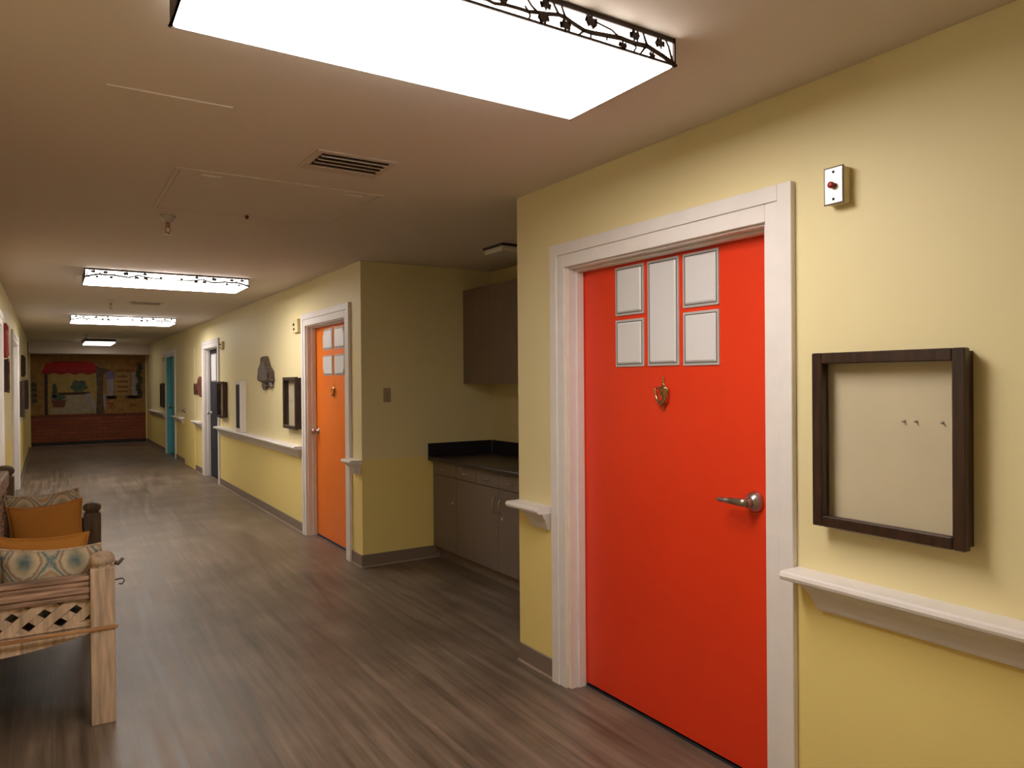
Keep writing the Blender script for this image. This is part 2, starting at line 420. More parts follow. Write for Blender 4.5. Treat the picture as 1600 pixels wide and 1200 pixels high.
def lever(o, xf, y, z, dirn, s=-1, length=.125):
    """lever handle: rose, neck and tapered grip pointing along dirn in y"""
    r = MB().lathe([(.039, 0), (.039, .005), (.037, .012), (.030, .022), (.022, .029), (.019, .032)], (xf, y, z), 0, 32, s)
    h = obj('door_handle', r, M['steel'], o)
    n = MB().tube([(xf+s*.026, y, z), (xf+s*.056, y, z)], [.018, .015], 20)
    g = MB()
    g.tube([(xf+s*.056, y-dirn*.010, z), (xf+s*.060, y+dirn*.015, z+.001), (xf+s*.062, y+dirn*.06, z+.001), (xf+s*.060, y+dirn*length, z-.001)], [.015, .015, .0125, .0085], 14)
    for v in g.bm.verts: v.co.x = xf+s*.058+(v.co.x-(xf+s*.058))*.72
    obj('neck', n, M['steel'], h); obj('lever', g, M['steel'], h)
def knob(o, xf, y, z, s=-1):
    r = MB().lathe([(.033, 0), (.033, .005), (.028, .010), (.013, .014), (.012, .030), (.020, .038), (.027, .050), (.027, .058), (.020, .066), (.0001, .068)], (xf, y, z), 0, 28, s)
    obj('door_knob', r, M['steel'], o)

# --- red door
ja, jb = casing(1, *doorsR['red'], 1, 'white casing around the red door')
o, xf = door_slab(1, ja, jb, 1, M['red'], 'red door with five framed window lights and a brass knocker')
o.location  # base origin
for (a, b, z0, z1) in ((2.357, 2.541, 1.766, 1.984), (2.357, 2.541, 1.536, 1.746), (2.149, 2.331, 1.536, 1.984), (1.937, 2.124, 1.766, 1.984), (1.937, 2.124, 1.533, 1.748)):
    pane(o, xf, rect(a, b, z0, z1))
knocker(o, xf, 2.237, 1.417); lever(o, xf, 1.775, 1.026, 1)
obj('kick_plate', MB().box(xf-.0012, xf+.001, ja+.02, jb-.03, .03, .436), M['red'], o)
# --- orange door
ja, jb = casing(2, *doorsR['orange'], 1, 'white casing around the orange door')
o, xf = door_slab(2, ja, jb, 1, M['orange'], 'orange door with four clipped-corner window lights past the alcove')
yc = 6.426; c_ = .06
for sgn in (1, -1):
    for top in (1, 0):
        a, b = yc+sgn*.026, yc+sgn*.30
        z0, z1 = (1.777, 1.968) if top else (1.538, 1.724)
        if top: poly = [(a, z0), (b, z0), (b, z1-c_), (b-sgn*c_*.7, z1), (a, z1)]
        else: poly = [(a, z0), (b-sgn*c_*.7, z0), (b, z0+c_), (b, z1), (a, z1)]
        pane(o, xf, poly, .008)
obj('door_sweep', box(xf-.004, xf+.004, ja+.004, jb-.004, .0065, .0178), mat('navy_door_sweep', (.02, .035, .16), .5), o)  # navy colour paints the blue daylight leaking under this door
knocker(o, xf, yc, 1.395); knob(o, xf, 6.895, 1.008)
# --- grey door
ja, jb = casing(3, *doorsR['grey'], 1, 'white casing around the slate grey door')
o, xf = door_slab(3, ja, jb, 1, M['grey'], 'dark slate grey door past the white wall cabinet')
for (a, b) in ((11.42, 11.82), (11.88, 12.28)): pane(o, xf, rect(a, b, 1.50, 1.93))
knob(o, xf, jb-.075, 1.0)
# --- yellow door
o = obj('door_4', box(D-.010, D, 13.30, 14.42, .012, 2.06, bev=.003, seg=1), M['wall'])
tag(o, 'plain yellow door matching the wall between grey and turquoise doors', 'door', None, 'structure')
lever(o, D-.010, 14.34, .98, -1)
# --- turquoise door
ja, jb = casing(5, *doorsR['blue'], 1, 'white casing around the turquoise door', None, M['blue'])
o, xf = door_slab(5, ja, jb, 1, M['blue'], 'turquoise door near the far end of the corridor')
knob(o, xf, jb-.08, 1.0)
# --- left doors
ja, jb = casing(6, *doorsL['near'], -1, 'white casing at the left picture edge behind the bench')
o, xf = door_slab(6, ja, jb, -1, M['greyw'], 'door on the left wall nearest the bench')
knob(o, xf, ja+.08, 1.0, 1)
ja, jb = casing(7, *doorsL['pale'], -1, 'pale casing around the grey door on the left wall')
o, xf = door_slab(7, ja, jb, -1, M['greyw'], 'pale grey door further along the left wall')
lever(o, xf, ja+.08, .98, 1, 1)

# --- baseboards
def baseb(name, mb_args, caulk, label):
    o = obj(name, box(*mb_args, .003, .098, bev=.003, seg=1), M['lamedge'] if 'far' in name else M['base']); tag(o, label, 'baseboard', None, 'structure')
    obj('caulk_line', box(*caulk, 0, .009), M['caulk'], o)
def base_r(y0, y1, label): baseb('baseboard_right', (D-.010, D, y0, y1), (D-.017, D-.002, y0, y1), label)
base_r(YN, 1.533, 'taupe baseboard right of the red door'); base_r(2.914, YA, 'short taupe baseboard between red door and alcove')
base_r(YB, 5.750, 'short taupe baseboard between alcove and orange door'); base_r(7.080, 11.178, 'long taupe baseboard between orange and grey doors')
base_r(12.532, 13.25, 'short taupe baseboard between grey and yellow doors'); base_r(14.45, 15.498, 'taupe baseboard between yellow and turquoise doors')
base_r(16.932, YE-.01, 'taupe baseboard beyond the turquoise door')
baseb('baseboard_alcove', (D-.010, 2.770, YB-.010, YB), (D-.017, 2.770, YB-.017, YB-.002), 'taupe baseboard on the alcove side wall')
for a, b, l in ((YN, 6.85, 'taupe baseboard behind the bench'), (8.22, 10.45, 'taupe baseboard between the two left doors'), (12.45, 18.3, 'taupe baseboard far along the left wall')):
    baseb('baseboard_left', (W, W+.010, a, b), (W+.002, W+.017, a, b), l)
baseb('baseboard_far', (W+.02, D-.02, YE-.022, YE-.010), (W+.02, D-.02, YE-.026, YE-.012), 'dark baseboard below the brick of the mural')

# ------------------------------------------------------------------ handrails
def rail(y0, y1, label, near_free=True, far_free=True, ca=.075, cb=.075, side=1):
    X = D if side > 0 else W
    s = -side
    root = thing('handrail', (X, (y0+y1)/2, .73), label, 'handrail', 'white handrail ledges along the walls')
    # ledge with rounded nose, clipped ends
    e = .018
    poly = [(X, y0+e), (X+s*.082, y0+e), (X+s*.10, y0), (X+s*.10, y1), (X+s*.082, y1-e+e), (X, y1)]
    m = MB()
    prof = [(0, .823), (.088, .823), (.098, .829), (.101, .838), (.098, .848), (.090, .853), (0, .853)]
    m.prism([(X+s*a, z) for a, z in prof], 1, y0, y1)
    obj('ledge', m, M['trim'], root)
    prof = [(0, .735), (.018, .735), (.022, .742), (.026, .752), (.046, .790), (.066, .812), (.070, .8225), (0, .8225)]
    m = MB(); a, b = y0+ca, y1-cb
    t = bmesh.new()
    A = []; B = []
    for (d, z) in prof:
        k = (.8225-z)*.35
        A.append(t.verts.new((X+s*d, a+k-.03, z))); B.append(t.verts.new((X+s*d, b-k+.03, z)))
    n = len(prof); t.faces.new(A); t.faces.new(B[::-1])
    for i in range(n): t.faces.new((A[i], B[i], B[(i+1) % n], A[(i+1) % n]))
    bmesh.ops.recalc_face_normals(t, faces=t.faces); m._in(t)
    obj('cove_bracket', m, M['trim'], root)
rail(-.6, 1.531, 'long white handrail below the empty shadow box right of the red door', cb=.085)
rail(2.918, 3.212, 'short white handrail stub between the alcove and the red door', ca=.03, cb=.13)
rail(5.535, 5.745, 'short white handrail stub between the alcove and the orange door', ca=.04, cb=.04)
rail(7.084, 11.172, 'long white handrail between the orange and grey doors')
rail(12.536, 13.20, 'short white handrail between the grey and yellow doors')
rail(14.50, 15.45, 'white handrail between the yellow and turquoise doors')
rail(16.97, 19.6, 'white handrail beyond the turquoise door at the far end')

# ------------------------------------------------------------------ shadow boxes
def shadow_box(y0, y1, z0, z1, label, side=1, dep=.062, fr=.034, pins=()):
    X = D if side > 0 else W
    s = -side
    root = thing('shadow_box', (X, (y0+y1)/2, z0), label, 'shadow box', 'dark framed shadow boxes on the walls')
    def bx(d0, d1, ya, yb, za, zb, bev=0):
        a, b = X+s*d0, X+s*d1
        return (min(a, b), max(a, b), ya, yb, za, zb, bev, 1)
    f = MB()
    for (ya, yb, za, zb) in ((y0, y0+fr, z0, z1), (y1-fr, y1, z0, z1), (y0+fr, y1-fr, z0, z0+fr), (y0+fr, y1-fr, z1-fr, z1)):
        f.box(*bx(.034, dep, ya, yb, za, zb, .003))
    t = .014; g = .008
    for (ya, yb, za, zb) in ((y0+g, y0+g+t, z0+g, z1-g), (y1-g-t, y1-g, z0+g, z1-g), (y0+g+t, y1-g-t, z0+g, z0+g+t), (y0+g+t, y1-g-t, z1-g-t, z1-g)):
        f.box(*bx(0, .036, ya, yb, za, zb))
    obj('frame', f, M['dark'], root)
    b = obj('backing', MB().box(*bx(.0, .006, y0+g+t, y1-g-t, z0+g+t, z1-g-t)), M['linen'], root)
    obj('glass_pane', MB().box(*bx(.044, .046, y0+fr-.004, y1-fr+.004, z0+fr-.004, z1-fr+.004)), M['glass'], root)
    for (py, pz) in pins:
        obj('push_pin', MB().lathe([(.004, 0), (.0028, .003), (.0025, .007), (.004, .009), (.0001, .010)], (X+s*.006, py, pz), 0, 12, s), M['pin'], root)
shadow_box(.978, 1.435, 1.014, 1.556, 'empty dark wood shadow box right of the red door', pins=((1.170, 1.352), (1.135, 1.353), (1.062, 1.352)))
shadow_box(7.150, 7.607, 1.010, 1.530, 'dark shadow box with pale backing beside the orange door')
shadow_box(10.66, 11.117, .985, 1.495, 'dark shadow box beside the grey door')
shadow_box(16.98, 17.43, .965, 1.480, 'dark shadow box beside the turquoise door')
shadow_box(8.55, 8.85, 1.395, 1.73, 'small dark box below the red ornament at the left edge', -1, .045)
shadow_box(13.0, 13.45, .985, 1.535, 'dark shadow box just past the pale left door', -1)
shadow_box(15.6, 16.05, 1.03, 1.56, 'dark shadow box furthest along the left wall', -1)

# ------------------------------------------------------------------ emergency pull station and door signals
def station(y0, y1, z0, z1, label, name='call_station', knobm='redknob', dep=.038):
    root = thing(name, (D, (y0+y1)/2, z0), label, 'call station', 'wall call stations beside doors')
    obj('box_body', box(D-dep, D, y0+.002, y1-.002, z0+.002, z1-.002, bev=.003), M['cream'], root)
    obj('gasket', box(D-dep-.003, D-dep, y0, y1, z0, z1), M['bronze'], root)
    p = obj('cover_plate', box(D-dep-.0045, D-dep-.001, y0+.003, y1-.003, z0+.003, z1-.003, bev=.001, seg=1), M['plate'], root)
    yc, zc = (y0+y1)/2, (z0+z1)/2
    obj('push_button', MB().lathe([(.0065, 0), (.0065, .007), (.010, .008), (.010, .017), (.008, .019), (.0001, .0195)], (D-dep-.004, yc, zc), 0, 20, -1), M[knobm], root)
    for dz in (-.042, .042):
        obj('screw', MB().lathe([(.0048, 0), (.0042, .0018), (.0001, .0024)], (D-dep-.004, yc, zc+dz), 0, 12, -1), M['iron'], p)
station(1.335, 1.401, 2.016, 2.132, 'steel plate call station with a dark red button above right of the red door')
def signal(y0, y1, z0, z1, label):
    root = thing('door_signal', (D, (y0+y1)/2, z0), label, 'door signal', 'cream signal boxes above door corners')
    obj('box_body', box(D-.03, D, y0, y1, z0, z1, bev=.003), M['cream'], root)
    obj('indicator_lamp', MB().lathe([(.014, 0), (.014, .006), (.010, .012), (.0001, .014)], (D-.03, (y0+y1)/2+.03, (z0+z1)/2+.015), 0, 16, -1), M['iron'], root)
    obj('indicator_lamp', MB().lathe([(.012, 0), (.012, .004), (.009, .008), (.0001, .010)], (D-.03, (y0+y1)/2+.03, (z0+z1)/2-.03), 0, 16, -1), M['bronze'], root)
signal(7.17, 7.335, 1.97, 2.103, 'small cream signal box beside the top of the orange door')
signal(10.86, 11.0, 1.95, 2.065, 'small cream signal box beside the top of the grey door')
signal(17.02, 17.15, 1.93, 2.05, 'small cream signal box beside the top of the turquoise door')

# ------------------------------------------------------------------ narrow white cabinet
root = thing('narrow_cabinet', (D, 9.65, .855), 'narrow white wall cabinet with dark front resting above the handrail', 'cabinet')
obj('body', box(D-.066, D, 9.53, 9.80, .856, 1.50, bev=.004), M['trim'], root)
f = MB()
for (a, b, c, d) in ((9.53, 9.555, .856, 1.50), (9.775, 9.80, .856, 1.50), (9.555, 9.775, .856, .90), (9.555, 9.775, 1.455, 1.50)): f.box(D-.076, D-.066, a, b, c, d, .002, 1)
d = obj('door_frame', f, M['trim'], root)
obj('front_panel', box(D-.071, D-.0665, 9.555, 9.775, .90, 1.455), M['grey'], d)

# ------------------------------------------------------------------ wall ornaments
def extr(poly, x0, x1, bev=.012):
    """rounded relief from an outline in (y, z) on the wall; x0 wall side, x1 front"""
    t = bmesh.new(); n = len(poly); cy = sum(p[0] for p in poly)/n; cz = sum(p[1] for p in poly)/n
    rings = []
    for (x, k) in ((x0, 1), (x0+(x1-x0)*.6, 1), (x1, .80)):
        rings.append([t.verts.new((x, cy+(a-cy)*k, cz+(b-cz)*k)) for a, b in poly])
    for i in range(2):
        for j in range(n): t.faces.new((rings[i][j], rings[i][(j+1) % n], rings[i+1][(j+1) % n], rings[i+1][j]))
    t.faces.new(rings[0]); t.faces.new(rings[2])
    bmesh.ops.triangulate(t, faces=[f for f in t.faces if len(f.verts) > 4]); bmesh.ops.recalc_face_normals(t, faces=t.faces)
    m = MB(); m._in(t); return m
root = thing('bell_ornament', (D, 8.45, 1.40), 'dark bronze bell-shaped wall ornament with two feet above the long handrail', 'wall ornament')
xo = D-.06
body = [(8.76, 1.50), (8.72, 1.55), (8.70, 1.64), (8.62, 1.69), (8.57, 1.74), (8.52, 1.775), (8.42, 1.775), (8.36, 1.72), (8.30, 1.66), (8.17, 1.60), (8.18, 1.52), (8.14, 1.49), (8.30, 1.475), (8.50, 1.47)]
obj('body', extr(body, D, xo), M['pewter'], root)
obj('head_cap', MB().ball((xo+.01, 8.47, 1.735), .035, (.8, 1.2, 1)), M['pewter'], root)
obj('foot', extr([(8.57, 1.475), (8.58, 1.43), (8.52, 1.39), (8.44, 1.40), (8.45, 1.475)], D, D-.04), M['pewter'], root)
obj('foot', extr([(8.29, 1.478), (8.30, 1.45), (8.24, 1.415), (8.17, 1.43), (8.20, 1.485)], D, D-.04), M['pewter'], root)
obj('bow', extr([(8.46, 1.45), (8.46, 1.43), (8.29, 1.435), (8.29, 1.452)], D, D-.035), M['pewter'], root)
o = obj('leaf_ornament', extr([(12.62, 1.25), (12.62, 1.55), (12.70, 1.585), (12.78, 1.50), (12.88, 1.47), (13.02, 1.44), (13.20, 1.47), (13.05, 1.36), (13.18, 1.28), (12.95, 1.31), (12.80, 1.36), (12.74, 1.27)], D, D-.05), mat('reddish_bronze', (.14, .05, .032), .5))
tag(o, 'reddish brown wall ornament just past the grey door', 'wall ornament')
o = obj('flower_ornament', extr([(8.50, 1.90)]+[(8.72+(.22+.05*math.cos(5*a))*math.sin(a), 1.90+(.16+.03*math.cos(5*a))*math.cos(a)) for a in [PI*1.5+.35+i*.33 for i in range(17)]], W, W+.045), mat('dark_red_paint', (.30, .028, .03), .5))
tag(o, 'dark red flower ornament above the small dark box at the left edge', 'wall ornament')
o = obj('dark_ornament', extr([(14.1, 1.60), (14.05, 1.75), (14.2, 1.95), (14.4, 1.93), (14.45, 1.75), (14.35, 1.60)], W, W+.06), M['bronze'])
tag(o, 'dark ornament high on the left wall past the pale door', 'wall ornament')

# ------------------------------------------------------------------ ceiling lights
BR = [[(0.0, 0.001), (0.044, 0.0155), (0.106, 0.0301), (0.155, 0.0264), (0.203, 0.0288), (0.26, 0.0227), (0.301, 0.0185), (0.326, 0.0182), (0.36, 0.027), (0.386, 0.0355), (0.407, 0.0376), (0.445, 0.0297), (0.472, 0.0262), (0.499, 0.0209), (0.525, 0.0212), (0.564, 0.0198), (0.598, 0.0142), (.621, .018)],
 [(0.106, 0.0301), (0.125, 0.0700)], [(0.010, 0.006), (0.026, 0.0492), (0.043, 0.0715)], [(0.203, 0.0288), (0.234, 0.0431), (0.281, 0.0493)], [(0.386, 0.0355), (0.402, 0.0715)],
 [(0.407, 0.0384), (0.430, 0.0715)], [(0.472, 0.0262), (0.49, 0.0381), (0.520, 0.0715)], [(0.499, 0.0209), (0.510, 0.0330)], [(0.499, 0.0201), (0.494, 0.0128), (0.499, 0.002)],
 [(0.326, 0.0182), (0.345, 0.001)], [(0.155, 0.0264), (0.147, 0.016), (0.158, 0.001)], [(0.111, 0.0284), (0.134, 0.001)], [(0.303, 0.0159), (0.305, 0.0018)], [(0.25, 0.0213), (0.25, 0.0105)],
 [(.564, .0198), (.59, .045), (.615, .0715)], [(.281, .0493), (.312, .060)]]
BWD = [.0095, .006, .0055, .0038, .0045, .0045, .0045, .0035, .0042, .0045, .0045, .0045, .003, .003, .004, .003]
LV = [(0.058, 0.050, 0.015), (0.152, 0.0475, 0.0155), (0.303, 0.0474, 0.017), (0.386, 0.0163, 0.0155), (0.454, 0.0159, 0.015), (0.447, 0.052, 0.014), (0.195, 0.0105, 0.012), (0.089, 0.009, 0.0095), (0.573, 0.030, 0.011)]
def leaf_poly(u, v, r, ang):
    out = []
    for i in range(14):
        a = ang+i*2*PI/14
        k = (1.05 if i % 2 == 0 else .52)*(1 if i != 0 else 1.1)
        out.append((u+r*k*math.cos(a), v+r*k*math.sin(a)*1.0))
    return out
def filigree(mb, L, to3, lim):
    hl = L/2
    for mir in (0, 1):
        f = (lambda u, v, q: to3(u, v, q)) if not mir else (lambda u, v, q: to3(L-u, v, q))
        for k, b in enumerate(BR):
            pts = [p for p in b if p[0] <= lim+.02]
            if len(pts) < 2: continue
            w = [max(1.55*BWD[k]*(1-.5*i/max(1, len(b)-1)), .0046) for i in range(len(pts))]
            mb.strip(pts, w, f, .0022)
        for k, (u, v, r) in enumerate(LV):
            if u < lim: mb.poly3(leaf_poly(u, v, r*1.15, k*1.3), lambda a, b, q: f(a, b, q-.001), .0036)
def lamp(x0, x1, y0, y1, label, zb=2.362, plain=False, lm='lamp'):
    root = thing('ceiling_light', ((x0+x1)/2, (y0+y1)/2, zb), label, 'ceiling light', 'lit box ceiling lights down the corridor')
    t = .006
    # acrylic box: bottom lens slightly pillowed with rounded lower edge, and sides
    b = box(x0+t, x1-t, y0+t, y1-t, zb-.004, zb+.012, bev=.007, seg=3)
    obj('diffuser', b, M[lm], root)
    obj('side_diffuser', box(x0+t+.001, x1-t-.001, y0+t+.001, y1-t-.001, zb+.0125, H-.006), M['lampside' if lm == 'lamp' else lm], root)
    f = MB()
    for (a, b_, c, d) in ((x0, x1, y0, y0+.005), (x0, x1, y1-.005, y1), (x0, x0+.005, y0, y1), (x1-.005, x1, y0, y1)):
        f.box(a, b_, c, d, H-.014, H-.0005); f.box(a, b_, c, d, zb, zb+.006)
        if plain: f.box(a, b_, c, d, zb+.02, H-.001)
    for (a, c) in ((x0, y0), (x1-.005, y0), (x0, y1-.005), (x1-.005, y1-.005)): f.box(a, a+.005, c, c+.005, zb, H)
    for (a, c) in ((x0, y0), (x1, y0), (x0, y1), (x1, y1)): f.ball((a, c, zb+.002), .0045)
    obj('frame', f, M['bronze'], root)
    if not plain:
        lx, ly = x1-x0, y1-y0
        for e_ in (x0, x1-.004): obj('end_plate', box(e_, e_+.004, y0, y1, zb, H-.001), M['bronze'], root)
        for side in range(2):
            m = MB()
            if side == 0: filigree(m, lx, lambda u, v, q: Vector((x1-u, y0+.001+q, zb+.002+v)), lx/2)
            if side == 1: filigree(m, lx, lambda u, v, q: Vector((x0+u, y1-.001-q, zb+.002+v)), lx/2)
            obj('filigree_panel', m, M['bronze'], root)
lamp(.262, 1.504, 1.488, 1.980, 'large lit ceiling light with leaf filigree nearest the camera')
lamp(.262, 1.572, 6.98, 7.53, 'lit filigree ceiling light second along the corridor')
lamp(.27, 1.60, 11.75, 12.40, 'lit filigree ceiling light third along the corridor')
lamp(.66, 1.24, 17.9, 19.3, 'dark rimmed lit ceiling light before the header at the far end', plain=True, lm='lampdim')
lamp(.262, 1.504, -3.93, -3.44, 'lit filigree ceiling light behind the camera')  # extra fixture out of view, added to lift the lower right wall

# ------------------------------------------------------------------ other ceiling pieces
def vent(cx, cy, w, d, label):
    root = thing('ceiling_vent', (cx, cy, H-.012), label, 'vent', 'louvred ceiling vents')
    x0, x1, y0, y1 = cx-w/2, cx+w/2, cy-d/2, cy+d/2
    i = .030
    f = MB()
    for (a, b, c, e) in ((x0, x1, y0, y0+i), (x0, x1, y1-i*2.2, y1), (x0, x0+i, y0+i, y1-2.2*i), (x1-i, x1, y0+i, y1-2.2*i)): f.box(a, b, c, e, H-.008, H, .002, 1)
    obj('frame', f, M['vent'], root)
    obj('duct', box(x0+i, x1-i, y0+i, y1-2.2*i, H-.002, H), M['ventdark'], root)
    n = 4; st = (d-3.2*i)/n
    for k in range(n):
        y = y0+i+st*(k+.5)
        m = MB(); m.box(x0+i, x1-i, -.013, .013, -.002, .002); m.bm.transform(Matrix.Translation((0, y, H-.0085))@Matrix.Rotation(math.radians(35), 4, 'X'))
        obj('slat', m, M['vent'], root)
vent(1.125, 3.105, .36, .29, 'ceiling vent with dark slats just beyond the nearest ceiling light')
vent(.99, 9.72, .36, .29, 'ceiling vent between the second and third ceiling lights')
vent(1.03, 15.7, .36, .29, 'ceiling vent beyond the third ceiling light')

root = thing('access_panel', (.98, 3.98, H-.005), 'square ceiling access panel with two latches beyond the vent', 'access panel')
f = MB()
for (a, b, c, d) in ((.487, 1.473, 3.528, 3.548), (.487, 1.473, 4.40, 4.42), (.487, .507, 3.548, 4.40), (1.453, 1.473, 3.548, 4.40)): f.box(a, b, c, d, H-.005, H, .0015, 1)
obj('frame', f, M['ceilpanel'], root)
obj('panel', box(.511, 1.449, 3.552, 4.396, H-.003, H), M['ceilpanel'], root)
for x in (.645, 1.335): obj('latch', box(x-.045, x+.045, 3.585, 3.610, H-.007, H-.002, bev=.002, seg=1), M['trim'], root)
root = thing('ceiling_patch', (.36, 2.87, H-.004), 'faint square cover patch on the ceiling left of the vent', 'cover patch')
obj('panel', box(.165, .552, 2.682, 3.066, H-.0010, H), M['ceilpanel'], root)
obj('front_lip', box(.165, .552, 2.668, 2.682, H-.0045, H), M['ceilpanel'], root)

def sprinkler(x, y, label):
    root = thing('fire_sprinkler', (x, y, H-.105), label, 'sprinkler', 'pendent fire sprinklers')
    obj('escutcheon', MB().lathe([(.044, 0), (.044, .004), (.037, .018), (.025, .038), (.016, .040)], (x, y, H), 2, 28, -1), M['plate'], root)
    m = MB().lathe([(.012, .034), (.012, .058), (.009, .060), (.009, .066)], (x, y, H), 2, 20, -1)
    for s in (-1, 1): m.tube([(x+s*.008, y, H-.062), (x+s*.014, y, H-.075), (x+s*.010, y, H-.092), (x, y, H-.100)], .0028, 8)
    obj('body', m, M['brass'], root)
    obj('deflector', MB().lathe([(.003, .096), (.017, .100), (.018, .103), (.003, .105)], (x, y, H), 2, 20, -1), M['brass'], root)
sprinkler(.588, 4.60, 'pendent fire sprinkler beyond the ceiling access panel')
sprinkler(.61, 9.5, 'pendent fire sprinkler between the second and third ceiling lights')
sprinkler(.613, 15.9, 'faint pendent fire sprinkler before the dark rimmed ceiling light')
root = thing('ceiling_sensor', (.967, 4.33, H-.03), 'tiny reddish brown sensor on the ceiling right of the nearest sprinkler', 'sensor')
obj('base_ring', MB().lathe([(.018, 0), (.017, .005), (.010, .007)], (.967, 4.33, H), 2, 20, -1), M['vent'], root)
obj('tip', MB().lathe([(.010, .006), (.010, .020), (.006, .026), (.0001, .028)], (.967, 4.33, H), 2, 16, -1), mat('dark_red_brown', (.12, .02, .015), .5), root)

# ------------------------------------------------------------------ alcove
CFX, CTX, BX = 2.717, 2.673, 3.31
ctop = .853
def pull(o, p, ax, ln=.075):
    """bow pull standing off the front face (towards -x)"""
    x, y, z = p; pts = []
    for i in range(9):
        u = -1+2*i/8; off = .024*(1-abs(u)**3)
        pts.append((x-off, y+(u*ln/2 if ax == 'y' else 0), z+(u*ln/2 if ax == 'z' else 0)))
    return obj('pull_handle', MB().tube(pts, .0042, 8), M['steel'], o)
def lock(o, p):
    x, y, z = p
    obj('lock', MB().lathe([(.010, 0), (.010, .004), (.007, .006), (.0001, .0065)], (x, y, z), 0, 16, -1), M['plate'], o)
def base_cab(y0, y1, doors, drawers, label):
    root = thing('base_cabinet', ((CFX+BX)/2, (y0+y1)/2, 0), label, 'base cabinet', 'grey brown base cabinets in the alcove')
    fx = CFX+.018
    obj('carcass', box(fx, BX-.002, y0+.001, y1-.001, .10, ctop-.036), M['lamedge'], root)
    obj('toe_kick', box(CFX+.055, BX-.01, y0+.001, y1-.001, .001, .10), M['base'], root)
    g = .0022
    for (a, b, lk) in drawers:
        d = obj('drawer', box(CFX, fx, a+g, b-g, .705, ctop-.042, bev=.0012, seg=1), M['laminate'], root)
        pull(d, (CFX, (a+b)/2, .757), 'y', .085)
        if lk: lock(d, (CFX, b-.08, .795))
    for (a, b, hy, lk) in doors:
        d = obj('door', box(CFX, fx, a+g, b-g, .103, .700, bev=.0012, seg=1), M['laminate'], root)
        if hy: pull(d, (CFX, hy, .58), 'z', .115)
        if lk: lock(d, (CFX, lk[0], lk[1]))
base_cab(5.105, 5.512, [(5.105, 5.512, None, (5.165, .50))], [(5.105, 5.512, False)], 'grey brown base cabinet with one locked door in the alcove corner')
base_cab(3.83, 5.105, [(4.465, 5.105, 4.51, None), (3.83, 4.465, 4.425, (4.412, .492))], [(4.785, 5.105, True), (4.465, 4.785, False), (4.145, 4.465, False), (3.83, 4.145, False)], 'wide grey brown base cabinet with paired door pulls under the counter')
m = MB(); m.box(CTX, BX-.001, YA+.001, YB-.001, ctop-.034, ctop, .006, 2)
root = thing('countertop', ((CTX+BX)/2, (YA+YB)/2, ctop-.034), 'black laminate countertop with backsplash in the alcove', 'countertop')
obj('slab', m, M['counter'], root)
m = MB(); m.box(BX-.021, BX-.001, YA+.001, YB-.021, ctop, .958, .003, 1); m.box(CTX+.002, BX-.021, YB-.021, YB-.001, ctop, .958, .003, 1)
obj('backsplash', m, M['counter'], root)
base_cab(3.25, 3.83, [(3.25, 3.83, 3.32, None)], [(3.25, 3.83, False)], 'grey brown base cabinet behind the red door wall end')
UF = 3.02
def wall_cab(y0, y1, label):
    root = thing('upper_cabinet', ((UF+BX)/2, (y0+y1)/2, 1.455), label, 'upper cabinet', 'grey brown upper cabinets in the alcove')
    obj('carcass', box(UF+.019, BX-.0005, y0+.001, y1-.001, 1.457, 2.253), M['laminate'], root)
    n = 2; w = (y1-y0)/n
    for k in range(n): obj('door', box(UF, UF+.018, y0+k*w+.0015, y0+(k+1)*w-.0015, 1.455, 2.255, bev=.0012, seg=1), M['laminate'], root)
wall_cab(4.625, YB-.002, 'grey brown upper cabinet against the alcove side wall'); wall_cab(3.74, 4.625, 'grey brown upper cabinet hidden partly by the red door wall')
root = thing('alcove_light', (2.9, 4.45, H-.055), 'unlit wrap ceiling light in the alcove', 'ceiling light')
obj('housing', box(2.672, 3.15, 4.315, 4.585, H-.014, H, bev=.002, seg=1), M['bronze'], root)
obj('diffuser', box(2.680, 3.142, 4.323, 4.577, H-.052, H-.012, bev=.012, seg=3), M['lampoff'], root)
root = thing('light_switch', (2.314, YB, 1.316), 'beige switch plate on the alcove side wall', 'light switch')
obj('plate', box(2.283, 2.346, YB-.006, YB, 1.312, 1.424, bev=.002), M['switch'], root)
m = MB(); m.box(2.3095, 2.3195, -.008, .008, -.010, .010, .001, 1); m.bm.transform(Matrix.Translation((0, YB-.008, 1.368))@Matrix.Rotation(.4, 4, 'X'))
obj('toggle', m, M['switch'], root)

# ------------------------------------------------------------------ bench
LB = 1.55
bench = thing('carved_bench', (.192, 3.663, 0), 'weathered carved wooden bench with lattice ends on the left', 'bench'); bench['_local'] = 1
bench.rotation_euler = (0, 0, math.radians(-1.1))
BXB = -.445
PW = .047
def post(x, y, top, m, knobm, round_knob=True):
    p = MB(); p.box(x-PW, x+PW, y-PW, y+PW, 0, top-.065, .005, 2)
    o = obj('leg', p, m, bench)
    k = MB().lathe([(PW*.86, -.002), (PW*.80, .004), (PW*.80, .010), (PW*.98, .017), (PW*1.08, .030), (PW*1.0, .047), (PW*.75, .060), (PW*.3, .066), (.0001, .067)], (x, y, top-.066), 2, 28)
    o2 = obj('finial', k, knobm, o)
    return o
post(0, 0, .742, M['woodpale'], M['woodpale']); post(0, LB, .745, M['wooddark'], M['wooddark'])
post(BXB, 0, 1.0, M['woodpale'], M['woodpale']); post(BXB, LB, 1.0, M['wooddark'], M['wooddark'])
